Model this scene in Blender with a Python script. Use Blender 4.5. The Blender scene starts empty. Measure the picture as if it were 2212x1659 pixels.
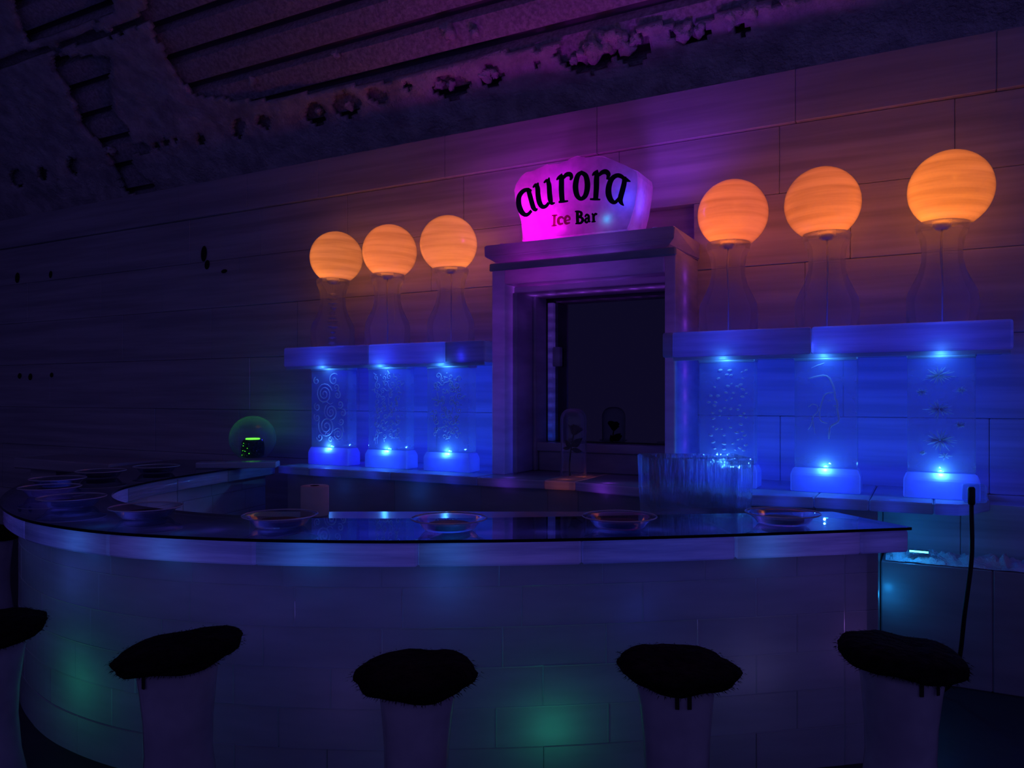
import bpy, bmesh, math, random
from mathutils import Vector, Matrix, noise

random.seed(7)
SC = bpy.context.scene
COL = SC.collection

# ------------------------------------------------------------------ camera, world, exposure
F = 1660.0            # focal length in pixels of the 2212 x 1659 frame
CX, HY = 1106.0, 855.0  # principal column and horizon row
CAMZ = 1.42
cd = bpy.data.cameras.new('camera')
cam = bpy.data.objects.new('camera', cd)
COL.objects.link(cam)
cam.location = (0, 0, CAMZ)
cam.rotation_euler = (math.pi / 2, 0, 0)
cd.sensor_fit = 'HORIZONTAL'
cd.sensor_width = 36
cd.lens = F / 2212 * 36
cd.shift_y = (HY - 829.5) / 2212
cd.clip_start = 0.02
SC.camera = cam

w = bpy.data.worlds.new('hall_ambient')
SC.world = w
w.use_nodes = True
bg = w.node_tree.nodes['Background']
bg.inputs[0].default_value = (0.27, 0.2, 1.0, 1)
bg.inputs[1].default_value = 0.128

SC.view_settings.view_transform = 'Standard'
SC.view_settings.look = 'None'
SC.view_settings.gamma = 1
SC.view_settings.use_curve_mapping = False
SC.view_settings.exposure = 0
cy = SC.cycles
cy.max_bounces = 4
cy.diffuse_bounces = 3
cy.glossy_bounces = 3
cy.transparent_max_bounces = 10
cy.caustics_reflective = False
cy.caustics_refractive = False
cy.sample_clamp_indirect = 3

# ------------------------------------------------------------------ frames of reference
# wall frame: s runs along the back wall to the right, t away from the room, z up
TH = math.atan2(-0.4736, 0.8807)
P0 = Vector((-1.286, 5.53, 0))
D = Vector((math.cos(TH), math.sin(TH), 0))
N = Vector((-math.sin(TH), math.cos(TH), 0))


def W(s, t, z):
    return P0 + D * s + N * t + Vector((0, 0, z))


def ST(p):
    q = Vector((p[0], p[1], 0)) - P0
    return q.dot(D), q.dot(N)


def pw(px, py, t=0.0):
    """point of the wall-parallel plane at depth t that the photo shows at px, py -> (s, z)"""
    r = Vector(((px - CX) / F, 1, 0))
    k = (P0.dot(N) + t) / r.dot(N)
    s, _ = ST(r * k)
    return s, CAMZ + (HY - py) / F * k


def pz(px, py, z):
    k = (CAMZ - z) * F / (py - HY)
    return Vector(((px - CX) / F * k, k, z))


# ------------------------------------------------------------------ materials
MATS = {}


def newmat(name):
    m = bpy.data.materials.new(name)
    m.use_nodes = True
    nt = m.node_tree
    nt.nodes.clear()
    MATS[name] = m
    return m, nt, nt.nodes, nt.links


def streak_nodes(nt, scale, detail=3, rough=0.6):
    n, l = nt.nodes, nt.links
    tc = n.new('ShaderNodeTexCoord')
    mp = n.new('ShaderNodeMapping')
    mp.inputs['Scale'].default_value = scale
    l.new(tc.outputs['Object'], mp.inputs['Vector'])
    nz = n.new('ShaderNodeTexNoise')
    nz.inputs['Scale'].default_value = 1.0
    nz.inputs['Detail'].default_value = detail
    nz.inputs['Roughness'].default_value = rough
    l.new(mp.outputs[0], nz.inputs['Vector'])
    return nz.outputs['Fac']


def schlick(nt, f0=0.03, power=5.0):
    n, l = nt.nodes, nt.links
    lw = n.new('ShaderNodeLayerWeight')
    lw.inputs['Blend'].default_value = 0.5
    p = n.new('ShaderNodeMath'); p.operation = 'POWER'
    p.inputs[1].default_value = power
    l.new(lw.outputs['Facing'], p.inputs[0])
    a = n.new('ShaderNodeMath'); a.operation = 'MULTIPLY_ADD'
    a.inputs[1].default_value = 1 - f0
    a.inputs[2].default_value = f0
    l.new(p.outputs[0], a.inputs[0])
    return a.outputs[0]


def mix(nt, fac, a, b):
    m = nt.nodes.new('ShaderNodeMixShader')
    if isinstance(fac, (int, float)):
        m.inputs[0].default_value = fac
    else:
        nt.links.new(fac, m.inputs[0])
    nt.links.new(a, m.inputs[1]); nt.links.new(b, m.inputs[2])
    return m.outputs[0]


def ramp(nt, fac, stops):
    r = nt.nodes.new('ShaderNodeValToRGB')
    e = r.color_ramp.elements
    while len(e) < len(stops):
        e.new(0.5)
    for i, (p, c) in enumerate(stops):
        e[i].position = p
        e[i].color = (c[0], c[1], c[2], 1)
    nt.links.new(fac, r.inputs[0])
    return r.outputs[0]


def ice(name, col=(.75, .8, .92), low=None, tl=.4, clear=.15, rough=.18, scale=(1.2, 1.2, 14), bump=.25, f0=.03, bdist=.01, fine=0.0, lo=.35, hi=.65):
    m, nt, n, l = newmat(name)
    low = low or tuple(c * .6 for c in col)
    fac = streak_nodes(nt, scale)
    c = ramp(nt, fac, [(lo, low), (hi, col)])
    bp = n.new('ShaderNodeBump')
    bp.inputs['Strength'].default_value = bump
    bp.inputs['Distance'].default_value = bdist
    if fine:
        f2 = streak_nodes(nt, (fine, fine, fine), 3)
        ad = n.new('ShaderNodeMath'); ad.operation = 'ADD'
        l.new(fac, ad.inputs[0]); l.new(f2, ad.inputs[1])
        l.new(ad.outputs[0], bp.inputs['Height'])
    else:
        l.new(fac, bp.inputs['Height'])
    d = n.new('ShaderNodeBsdfDiffuse'); t = n.new('ShaderNodeBsdfTranslucent')
    for x in (d, t):
        l.new(c, x.inputs['Color']); l.new(bp.outputs[0], x.inputs['Normal'])
    tr = n.new('ShaderNodeBsdfTransparent')
    tr.inputs[0].default_value = (.9, .94, 1, 1)
    g = n.new('ShaderNodeBsdfGlossy')
    g.inputs['Roughness'].default_value = rough
    l.new(bp.outputs[0], g.inputs['Normal'])
    s = mix(nt, tl, d.outputs[0], t.outputs[0])
    if clear: s = mix(nt, clear, s, tr.outputs[0])
    s = mix(nt, schlick(nt, f0), s, g.outputs[0])
    o = n.new('ShaderNodeOutputMaterial')
    l.new(s, o.inputs[0])
    return m


def plain(name, col, rough=.6, metal=0.0, noise_scale=None, low=None, bump=0.0, spec=.5):
    m, nt, n, l = newmat(name)
    b = n.new('ShaderNodeBsdfPrincipled')
    b.inputs['Base Color'].default_value = (*col, 1)
    b.inputs['Roughness'].default_value = rough
    b.inputs['Metallic'].default_value = metal
    b.inputs['Specular IOR Level'].default_value = spec
    if noise_scale:
        fac = streak_nodes(nt, noise_scale if isinstance(noise_scale, tuple) else (noise_scale,) * 3)
        l.new(ramp(nt, fac, [(.35, low or tuple(c * .5 for c in col)), (.65, col)]), b.inputs['Base Color'])
        if bump:
            bp = n.new('ShaderNodeBump')
            bp.inputs['Strength'].default_value = bump
            bp.inputs['Distance'].default_value = .02
            l.new(fac, bp.inputs['Height']); l.new(bp.outputs[0], b.inputs['Normal'])
    o = n.new('ShaderNodeOutputMaterial')
    l.new(b.outputs[0], o.inputs[0])
    return m


def glow(name, col, strength):
    m, nt, n, l = newmat(name)
    e = n.new('ShaderNodeEmission')
    e.inputs[0].default_value = (*col, 1); e.inputs[1].default_value = strength
    o = n.new('ShaderNodeOutputMaterial'); l.new(e.outputs[0], o.inputs[0])
    return m


def glass(name, tint=(.92, .95, 1), f0=.05, rough=.02, frost=.0, power=4.0):
    m, nt, n, l = newmat(name)
    tr = n.new('ShaderNodeBsdfTransparent'); tr.inputs[0].default_value = (*tint, 1)
    g = n.new('ShaderNodeBsdfGlossy'); g.inputs['Roughness'].default_value = rough
    s = tr.outputs[0]
    if frost:
        d = n.new('ShaderNodeBsdfDiffuse'); d.inputs[0].default_value = (.8, .85, .95, 1)
        t = n.new('ShaderNodeBsdfTranslucent'); t.inputs[0].default_value = (.8, .85, .95, 1)
        s = mix(nt, schlick(nt, frost, 2.0), s, mix(nt, .5, d.outputs[0], t.outputs[0]))
    s = mix(nt, schlick(nt, f0, power), s, g.outputs[0])
    o = n.new('ShaderNodeOutputMaterial'); l.new(s, o.inputs[0])
    return m


def clear_ice(name, frost=.15, rough=.05, scale=(5, 5, 3), bump=.1, bdist=.01, tint=(.96, .97, 1), thru=.4):
    m, nt, n, l = newmat(name)
    fac = streak_nodes(nt, scale)
    bp = n.new('ShaderNodeBump')
    bp.inputs['Strength'].default_value = bump
    bp.inputs['Distance'].default_value = bdist
    l.new(fac, bp.inputs['Height'])
    g = n.new('ShaderNodeBsdfGlass')
    g.inputs['Color'].default_value = (*tint, 1)
    g.inputs['Roughness'].default_value = rough
    g.inputs['IOR'].default_value = 1.31
    l.new(bp.outputs[0], g.inputs['Normal'])
    d = n.new('ShaderNodeBsdfDiffuse'); t = n.new('ShaderNodeBsdfTranslucent')
    for x in (d, t): x.inputs[0].default_value = (.85, .88, .96, 1)
    tr = n.new('ShaderNodeBsdfTransparent'); tr.inputs[0].default_value = (*tint, 1)
    s = mix(nt, thru, g.outputs[0], tr.outputs[0])
    s = mix(nt, frost, s, mix(nt, .6, d.outputs[0], t.outputs[0]))
    o = n.new('ShaderNodeOutputMaterial'); l.new(s, o.inputs[0])
    return m


clear_ice('pedestal_ice', .13, .05, (5, 5, 3), .05, thru=.5)
clear_ice('tub_ice', .08, .03, (22, 22, 2.5), 1.0, .03, thru=.35)
ice('wall_ice', (.6, .6, .67), (.42, .42, .48), tl=.05, clear=0, rough=.35, scale=(.6, .6, 13), bump=.25, f0=.02, fine=4)
ice('wall_backing', (.45, .45, .5), tl=0, clear=0, rough=.5)
ice('bar_ice', (.68, .69, .75), (.55, .56, .62), tl=.4, clear=0, rough=.22, scale=(1.5, 1.5, 7), bump=.2, f0=.03)
ice('lip_ice', (.8, .84, .95), (.5, .54, .68), tl=.5, clear=0, rough=.08, scale=(2, 2, 26), bump=.5, f0=.05, bdist=.02)
ice('shelf_ice', (.8, .82, .94), (.55, .58, .72), tl=.5, clear=.22, rough=.2, scale=(1.3, 1.3, 22), bump=.3)
ice('ledge_ice', (.75, .78, .9), (.5, .53, .65), tl=.4, clear=0, rough=.2, scale=(1.3, 1.3, 22), bump=.3)
ice('column_ice', (.85, .88, .98), (.66, .7, .84), tl=.5, clear=.72, rough=.08, scale=(3, 3, 6), bump=.25, f0=.04)
ice('plinth_ice', (.9, .92, 1), (.74, .77, .88), tl=.6, clear=0, rough=.2, scale=(4, 4, 6), bump=.25)
ice('relief_ice', (.97, .98, 1), (.92, .94, 1), tl=.45, clear=0, rough=.08, scale=(3, 3, 3), bump=0, f0=.08)
ice('starburst_ice', (.98, .98, 1), (.94, .95, 1), tl=.75, clear=.15, rough=.08, scale=(3, 3, 3), bump=0, f0=.08)
ice('frame_ice', (.72, .72, .8), (.5, .5, .6), tl=.4, clear=0, rough=.2, scale=(2, 2, 8), bump=.25)
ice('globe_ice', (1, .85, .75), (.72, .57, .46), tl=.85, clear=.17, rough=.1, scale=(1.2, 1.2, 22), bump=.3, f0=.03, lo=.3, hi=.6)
ice('sign_ice', (.8, .72, .82), (.55, .5, .6), tl=.75, clear=.25, rough=.1, scale=(9, 9, 9), bump=.3)
ice('stool_ice', (.75, .76, .82), (.5, .51, .58), tl=.2, clear=0, rough=.1, scale=(4, 4, 4), bump=.4)
ice('snow', (.82, .8, .85), (.52, .5, .56), tl=.05, clear=0, rough=.6, scale=(7, 7, 7), bump=.7, f0=.01, bdist=.03, fine=40)
plain('metal_rib', (.68, .64, .72), .6, 0, (34, 34, 34), (.4, .37, .44), .8, .2)
plain('vault_shell', (.16, .15, .19), .8)
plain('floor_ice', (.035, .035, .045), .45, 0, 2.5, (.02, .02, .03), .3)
plain('fur', (.016, .012, .012), .95, 0, 30, (.005, .004, .004), 1.0, .1)
plain('strap_black', (.006, .006, .008), .6)
plain('cable_black', (.006, .006, .008), .5)
plain('mirror_glass', (.11, .11, .125), .02, 1.0)
plain('hole_shade', (.003, .003, .005), .9)
plain('paper', (.75, .7, .6), .8, 0, (3, 3, 6), (.6, .55, .48))
plain('cardboard', (.05, .04, .03), .9)
plain('petal_red', (.05, .004, .004), .7)
plain('leaf_green', (.008, .016, .006), .6)
plain('stem_green', (.008, .01, .005), .7)
plain('pad_black', (.008, .008, .012), .6)
plain('white_socket', (.75, .75, .8), .5)
plain('edge_dark', (.003, .004, .008), .15)
plain('jar_glitter', (.02, .05, .03), .25, 0, 60, (.002, .006, .004), 1.0)
glass('dome_glass', f0=.05, frost=.08, power=2.6)
glass('dish_glass', f0=.06, frost=0, power=3.6)
glass('ball_glass', f0=.05, frost=.03, power=2.6)
glass('sheet_glass', tint=(.62, .66, .8), f0=.04, rough=.015, power=4.4)
glow('led_blue', (.02, .12, 1), 6)
glow('led_cyan', (.08, .75, 1), 5)
glow('led_green', (.1, 1, .03), 3)
glow('led_warm', (1, .55, .08), 7)
ml = newmat('letter_navy')
_m, _nt, _n, _l = ml
_d = _n.new('ShaderNodeBsdfDiffuse'); _d.inputs[0].default_value = (.004, .004, .03, 1)
_t = _n.new('ShaderNodeBsdfTransparent'); _t.inputs[0].default_value = (.55, .35, 1, 1)
_o = _n.new('ShaderNodeOutputMaterial')
_l.new(mix(_nt, .06, _d.outputs[0], _t.outputs[0]), _o.inputs[0])
ml = newmat('letter_led_wash')  # pink LED wash over the Ice letters, put into their colour
_m, _nt, _n, _l = ml
_d = _n.new('ShaderNodeBsdfDiffuse'); _d.inputs[0].default_value = (.5, .02, .2, 1)
_t = _n.new('ShaderNodeBsdfTransparent'); _t.inputs[0].default_value = (1, .5, .6, 1)
_o = _n.new('ShaderNodeOutputMaterial')
_l.new(mix(_nt, .45, _d.outputs[0], _t.outputs[0]), _o.inputs[0])


# ------------------------------------------------------------------ object helpers
def link(o, parent=None):
    COL.objects.link(o)
    if parent is not None:
        o.parent = parent
    return o


def tag(o, label=None, cat=None, group=None, kind=None):
    if label: o['label'] = label
    if cat: o['category'] = cat
    if group: o['group'] = group
    if kind: o['kind'] = kind
    return o


def thing(name, label, cat, loc=(0, 0, 0), rotz=0.0, group=None):
    o = bpy.data.objects.new(name, None)
    o.empty_display_size = .1
    o.location = loc
    o.rotation_euler = (0, 0, rotz)
    link(o)
    return tag(o, label, cat, group)


def wthing(name, label, cat, s, t, z, group=None):
    return thing(name, label, cat, W(s, t, z), TH, group)


def obj(name, bm, mat, parent=None, smooth=False, loc=None, rotz=None):
    me = bpy.data.meshes.new(name)
    bmesh.ops.recalc_face_normals(bm, faces=bm.faces[:])
    bm.to_mesh(me)
    bm.free()
    mats = mat if isinstance(mat, (list, tuple)) else [mat]
    for k in mats:
        me.materials.append(MATS[k])
    if smooth:
        me.polygons.foreach_set('use_smooth', [True] * len(me.polygons))
    o = bpy.data.objects.new(name, me)
    if loc is not None: o.location = loc
    if rotz is not None: o.rotation_euler = (0, 0, rotz)
    return link(o, parent)


def box(bm, x0, x1, y0, y1, z0, z1, c=0.0, seg=1):
    r = bmesh.ops.create_cube(bm, size=1)
    for v in r['verts']:
        v.co = Vector(((x0 + x1) / 2 + v.co.x * (x1 - x0), (y0 + y1) / 2 + v.co.y * (y1 - y0), (z0 + z1) / 2 + v.co.z * (z1 - z0)))
    if c:
        es = list({e for v in r['verts'] for e in v.link_edges})
        bmesh.ops.bevel(bm, geom=es, offset=c, segments=seg, affect='EDGES', profile=.5)
    return bm


def B(*a, **k):
    return box(bmesh.new(), *a, **k)


def lathe(bm, prof, seg=32, cx=0, cy=0, wob=None):
    rings = []
    for r, z in prof:
        if r < 1e-5:
            rings.append([bm.verts.new((cx, cy, z))])
        else:
            ring = []
            for i in range(seg):
                a = 2 * math.pi * i / seg
                rr = r * (wob(a, z) if wob else 1)
                ring.append(bm.verts.new((cx + rr * math.cos(a), cy + rr * math.sin(a), z)))
            rings.append(ring)
    for a, b in zip(rings, rings[1:]):
        if len(a) == 1 and len(b) == 1: continue
        for i in range(seg):
            j = (i + 1) % seg
            if len(a) == 1: bm.faces.new((a[0], b[i], b[j]))
            elif len(b) == 1: bm.faces.new((a[i], a[j], b[0]))
            else: bm.faces.new((a[i], a[j], b[j], b[i]))
    return bm


def L(prof, seg=32, **k):
    return lathe(bmesh.new(), prof, seg, **k)


def tube(bm, pts, rad, seg=6, cap=True):
    pts = [Vector(p) for p in pts]
    rads = rad if isinstance(rad, (list, tuple)) else [rad] * len(pts)
    rings = []
    up = None
    for i, p in enumerate(pts):
        d = (pts[min(i + 1, len(pts) - 1)] - pts[max(i - 1, 0)])
        if d.length < 1e-9: d = Vector((0, 0, 1))
        d.normalize()
        if up is None:
            up = Vector((0, 1, 0)) if abs(d.y) < .9 else Vector((1, 0, 0))
        x = d.cross(up)
        if x.length < 1e-6: x = d.orthogonal()
        x.normalize()
        y = x.cross(d).normalized()
        up = y
        rings.append([bm.verts.new(p + (x * math.cos(2 * math.pi * k / seg) + y * math.sin(2 * math.pi * k / seg)) * rads[i]) for k in range(seg)])
    for a, b in zip(rings, rings[1:]):
        for k in range(seg):
            j = (k + 1) % seg
            bm.faces.new((a[k], a[j], b[j], b[k]))
    if cap:
        bm.faces.new(rings[0][::-1]); bm.faces.new(rings[-1])
    return bm


def spline(pts, n):
    """Catmull-Rom through pts, n samples evenly spaced by length"""
    P = [Vector(p) for p in pts]
    P = [P[0] * 2 - P[1]] + P + [P[-1] * 2 - P[-2]]
    out = []
    for i in range(1, len(P) - 2):
        a, b, c, d = P[i - 1:i + 3]
        for k in range(24):
            t = k / 24
            out.append(.5 * ((2 * b) + (c - a) * t + (2 * a - 5 * b + 4 * c - d) * t * t + (3 * b - a - 3 * c + d) * t ** 3))
    out.append(P[-2])
    ls = [0]
    for a, b in zip(out, out[1:]): ls.append(ls[-1] + (b - a).length)
    res, j = [], 0
    for k in range(n):
        q = ls[-1] * k / (n - 1)
        while j < len(ls) - 2 and ls[j + 1] < q: j += 1
        f = (q - ls[j]) / max(ls[j + 1] - ls[j], 1e-9)
        res.append(out[j].lerp(out[j + 1], min(max(f, 0), 1)))
    return res


def lamp(name, loc, col, power, r=.02, parent=None):
    ld = bpy.data.lights.new(name, 'POINT')
    ld.energy = power
    ld.color = col
    ld.shadow_soft_size = r
    o = bpy.data.objects.new(name, ld)
    COL.objects.link(o)
    o.location = loc
    if parent is not None:
        o.parent = parent
    return o


BLUE = (.008, .034, 1)
DEEP = (.012, .003, 1)
ORANGE = (1, .27, .035)

# ------------------------------------------------------------------ the setting
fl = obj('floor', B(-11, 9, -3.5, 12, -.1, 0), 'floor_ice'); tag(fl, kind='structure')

WT = .50          # front of the wall blocks
WTOP = 3.33
S0, S1 = -6.6, 6.2
m_l = pw(1196, 700, .50)[0]
m_r = pw(1434, 700, .50)[0] + .09
m_b, m_t = 1.112, 2.062
wall = obj('wall_back', B(S0, S1, .60, 1.0, 0, WTOP - .02), 'wall_backing', loc=P0, rotz=TH)
tag(wall, kind='structure')
zs = [0, .42, .9, 1.30, 1.75, 2.2, 2.62, 3.02, WTOP]
rnd = random.Random(3)
for ci, (za, zb) in enumerate(zip(zs, zs[1:])):
    s = S0 + rnd.uniform(0, .5)
    cuts = [S0]
    while s < S1 - .5:
        cuts.append(s)
        s += rnd.uniform(.8, 1.25)
    cuts.append(S1)
    for a, b in zip(cuts, cuts[1:]):
        runs = [(a, b)]
        if zb > m_b - .15 and za < m_t + .15:
            lo, hi = m_l - .1, m_r + .1
            runs = [(x, y) for x, y in ((a, min(b, lo)), (max(a, hi), b)) if y - x > .05]
        for x, y in runs:
            dt = rnd.uniform(0, .006)
            # the top course carries a small projecting moulding
            obj('ice_block', B(x + .0008, y - .0008, WT + dt - (.03 if zb == WTOP else 0), .605, za + .0008, zb - .0008, c=.004), 'wall_ice', wall)
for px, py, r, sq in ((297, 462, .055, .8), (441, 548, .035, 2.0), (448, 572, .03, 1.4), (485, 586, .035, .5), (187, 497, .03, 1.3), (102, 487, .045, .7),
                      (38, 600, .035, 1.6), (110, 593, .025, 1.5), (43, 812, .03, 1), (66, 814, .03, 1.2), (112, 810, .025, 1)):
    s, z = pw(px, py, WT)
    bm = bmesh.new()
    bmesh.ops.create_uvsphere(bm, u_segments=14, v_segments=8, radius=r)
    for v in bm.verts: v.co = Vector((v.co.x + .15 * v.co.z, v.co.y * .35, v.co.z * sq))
    o = obj('hole_shade_blob', bm, 'hole_shade', wall, True)  # proud black blob, the shade inside a hole put into its colour
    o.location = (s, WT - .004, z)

wl = obj('wall_left', B(S0 - .3, S0, -9, 2.2, 0, 6), 'wall_ice', loc=P0, rotz=TH); tag(wl, kind='structure')

# vault: a barrel shell along the wall with hat ribs, snow caked over its lower part
VC, VZ, VR = -3.0, .5, 5.0
TA, TB = math.radians(3), math.radians(118)


def vault(s, a, r=VR):
    return Vector((s, VC + r * math.cos(a), VZ + r * math.sin(a)))


bm = bmesh.new()
rows = []
for i in range(61):
    a = TA + (TB - TA) * i / 60
    rows.append([bm.verts.new(vault(s, a, VR + .02)) for s in (S0, S1)] + [bm.verts.new(vault(s, a, VR + .2)) for s in (S1, S0)])
for p, q in zip(rows, rows[1:]):
    for k in range(4):
        j = (k + 1) % 4
        bm.faces.new((p[k], p[j], q[j], q[k]))
ceil = obj('ceiling', bm, 'vault_shell', loc=P0, rotz=TH, smooth=False)
tag(ceil, kind='structure')
pitch = .27 / VR
a = math.radians(24)
while a < math.radians(112):
    w2 = .5 * .175 / VR
    bm = bmesh.new()
    prof = [(a - w2 - .006, VR + .03), (a - w2, VR - .06), (a - w2 * .3, VR - .068), (a + w2 * .3, VR - .068), (a + w2, VR - .06), (a + w2 + .006, VR + .03)]
    ra = [bm.verts.new(vault(S0 + .02, x, r)) for x, r in prof]
    rb = [bm.verts.new(vault(S1, x, r)) for x, r in prof]
    for k in range(len(prof)):
        j = (k + 1) % len(prof)
        bm.faces.new((ra[k], ra[j], rb[j], rb[k]))
    bm.faces.new(ra[::-1]); bm.faces.new(rb)
    obj('rib', bm, 'metal_rib', ceil)
    a += pitch


def proj(p):
    q = P0 + D * p.x + N * p.y
    k = q.y
    if k < .3: return None
    return CX + q.x / k * F, HY - (p.z - CAMZ) / k * F


def pv(px, py, r=VR):
    """point of the vault seen at px, py -> (s, angle)"""
    ray = Vector(((px - CX) / F, 1, (HY - py) / F))
    lo, hi = 1.0, 12.0
    for _ in range(50):
        k = (lo + hi) / 2
        q = ray * k
        s, t = ST(q)
        if (t - VC) ** 2 + (q.z + CAMZ - VZ) ** 2 > r * r: hi = k
        else: lo = k
    return s, math.atan2(q.z + CAMZ - VZ, t - VC)


edge = [(-400, -900), (300, -500), (318, 30), (335, 70), (380, 165), (420, 205), (560, 212), (700, 192), (850, 165), (1000, 130), (1100, 108), (1250, 82), (1450, 44), (1700, 0), (1850, -40), (2300, -140)]
bites = [(683, 243, 22, 26), (750, 226, 32, 26), (815, 204, 22, 15), (975, 186, 42, 26), (1062, 165, 24, 24), (1265, 112, 62, 44), (1368, 102, 36, 40), (1490, 72, 44, 20), (1600, 62, 18, 14),
         (575, 262, 16, 15), (518, 276, 13, 22), (1160, 135, 7, 12), (435, 300, 8, 12), (40, 383, 15, 17), (95, 375, 10, 16), (160, 358, 12, 18), (310, 322, 18, 12), (340, 312, 7, 7), (360, 307, 10, 8), (382, 303, 6, 7), (883, 187, 7, 9)]
strip_l = [(112, 120), (118, 150), (150, 190), (165, 225), (175, 268), (208, 300), (235, 332), (258, 375), (272, 418)]
strip_r = [(340, 100), (300, 150), (240, 205), (250, 242), (282, 278), (288, 318), (290, 360), (330, 395), (335, 418)]


def interp(tab, x, i=0, j=1):
    if x <= tab[0][i]: return tab[0][j]
    for a, b in zip(tab, tab[1:]):
        if x <= b[i]: return a[j] + (b[j] - a[j]) * (x - a[i]) / max(b[i] - a[i], 1e-9)
    return tab[-1][j]


def snow_gone(px, py):
    nn = noise.noise(Vector((px * .021, py * .021, 0))) * 13 + noise.noise(Vector((px * .07, py * .07, 5))) * 5
    y = py + nn
    if px > 300 and y < interp(edge, px): return True
    for x0, y0, rx, ry in bites:
        dx, dy = (px - x0 + nn * .35) / rx, (py - y0 + nn * .35) / ry
        if dx * dx + dy * dy < 1: return True
    if 120 < py < 418:
        if interp(strip_l, py, 1, 0) + nn * .6 < px < interp(strip_r, py, 1, 0) + nn * .6 and not (px > 240 and py < 200): return True
    if px < 480:
        ly = 140 - px * .315
        if abs(y - ly) < 6: return True
        if y < ly - 34 and px > 25 + py * .35 and px < 250: return True
    return False


bm = bmesh.new()
ST_, AS_ = .034, .03 / VR
ns, na = int((S1 - S0) / ST_), int(math.radians(62) / AS_)
grid = []
for i in range(ns + 1):
    s = S0 + .01 + i * ST_
    row = []
    for j in range(na + 1):
        a = math.radians(8) + j * AS_
        p = vault(s, a)
        h = noise.noise(Vector((s * 1.3, a * 6, 1))) * .05 + noise.noise(Vector((s * 4.5, a * 24, 2))) * .022 + noise.noise(Vector((s * 13, a * 70, 3))) * .008
        p = vault(s, a, VR - .125 + h)
        q = proj(p)
        gone = q is None or q[0] > 2500 or q[1] < -160 or snow_gone(*q)
        row.append((p, gone))
    grid.append(row)
vm = {}


def gv(i, j):
    if (i, j) not in vm: vm[i, j] = bm.verts.new(grid[i][j][0])
    return vm[i, j]


for i in range(ns):
    for j in range(na):
        if sum(grid[x][y][1] for x, y in ((i, j), (i + 1, j), (i, j + 1), (i + 1, j + 1))) < 2:
            bm.faces.new((gv(i, j), gv(i + 1, j), gv(i + 1, j + 1), gv(i, j + 1)))
sn = obj('snow_crust', bm, 'snow', ceil, True)
sn['kind'] = 'stuff'
md = sn.modifiers.new('thick', 'SOLIDIFY'); md.thickness = .05; md.offset = 0


def lump(name, r, seed, mat='snow', sq=(1, 1, 1), sub=3, amp=.35):
    bm = bmesh.new()
    bmesh.ops.create_icosphere(bm, subdivisions=sub, radius=r)
    for v in bm.verts:
        k = 1 + amp * noise.noise(v.co / r * 1.3 + Vector((seed, seed * 2, 0))) + amp * .5 * noise.noise(v.co / r * 3 + Vector((0, seed, 0)))
        v.co = Vector((v.co.x * sq[0], v.co.y * sq[1], v.co.z * sq[2])) * k
    return bm


for i, (px, py, r) in enumerate(((968, 66, .055), (1025, 70, .03), (725, 118, .03), (545, 173, .035), (1262, 118, .05), (1285, 104, .085), (1312, 92, .07), (1335, 88, .06), (1352, 100, .05), (1240, 130, .03),
                                 (948, 182, .04), (975, 184, .035), (1048, 162, .05), (1068, 160, .03), (690, 240, .035), (755, 228, .04), (1375, 84, .04), (1478, 70, .06), (1510, 64, .04), (1580, 42, .05), (1620, 26, .05), (1700, 8, .05), (240, 325, .04))):
    s, a = pv(px, py, VR - .1)
    o = obj('snow_clump', lump('c', r, i * 1.7, amp=.7), 'snow', ceil, True)
    o.location = vault(s, a, VR - .1)

# ------------------------------------------------------------------ back bar: base, ledge
LZ = .92
ledge_px = [(600, 1006), (658, 1011), (802, 1018), (947, 1026), (1060, 1033), (1231, 1040), (1379, 1053), (1598, 1069), (1767, 1075), (2017, 1088), (2085, 1091), (2140, 1080)]
lf = [ST(pz(x, y, LZ)) for x, y in ledge_px]     # (s, t) of the front edge


def ledge_t(s):
    return interp(lf, s)


sl, sr = lf[0][0], lf[-1][0]
back = wthing('back_bar', 'long ice back bar with a pale ledge under the carved ice columns', 'bar', 0, 0, 0)


def strip_block(name, sa, sb, z0, z1, ft, bt, mat, parent, c=.006, n=5, round_l=False):
    """block between two s stations whose front follows ft(s)"""
    bm = bmesh.new()
    secs = []
    st = [sa, sa + c] + [sa + (sb - sa) * k / n for k in range(1, n)] + [sb - c, sb]
    for k, s in enumerate(st):
        i = c if k in (0, len(st) - 1) else 0
        f, b = ft(s), bt
        secs.append([bm.verts.new(v) for v in ((s, f + i, z0 + c), (s, f + c, z0 + i), (s, b - c, z0 + i), (s, b - i, z0 + c), (s, b - i, z1 - c), (s, b - c, z1 - i), (s, f + c, z1 - i), (s, f + i, z1 - c))])
    for p, q in zip(secs, secs[1:]):
        for k in range(8):
            j = (k + 1) % 8
            bm.faces.new((p[k], p[j], q[j], q[k]))
    bm.faces.new(secs[0][::-1]); bm.faces.new(secs[-1])
    return obj(name, bm, mat, parent)


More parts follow.
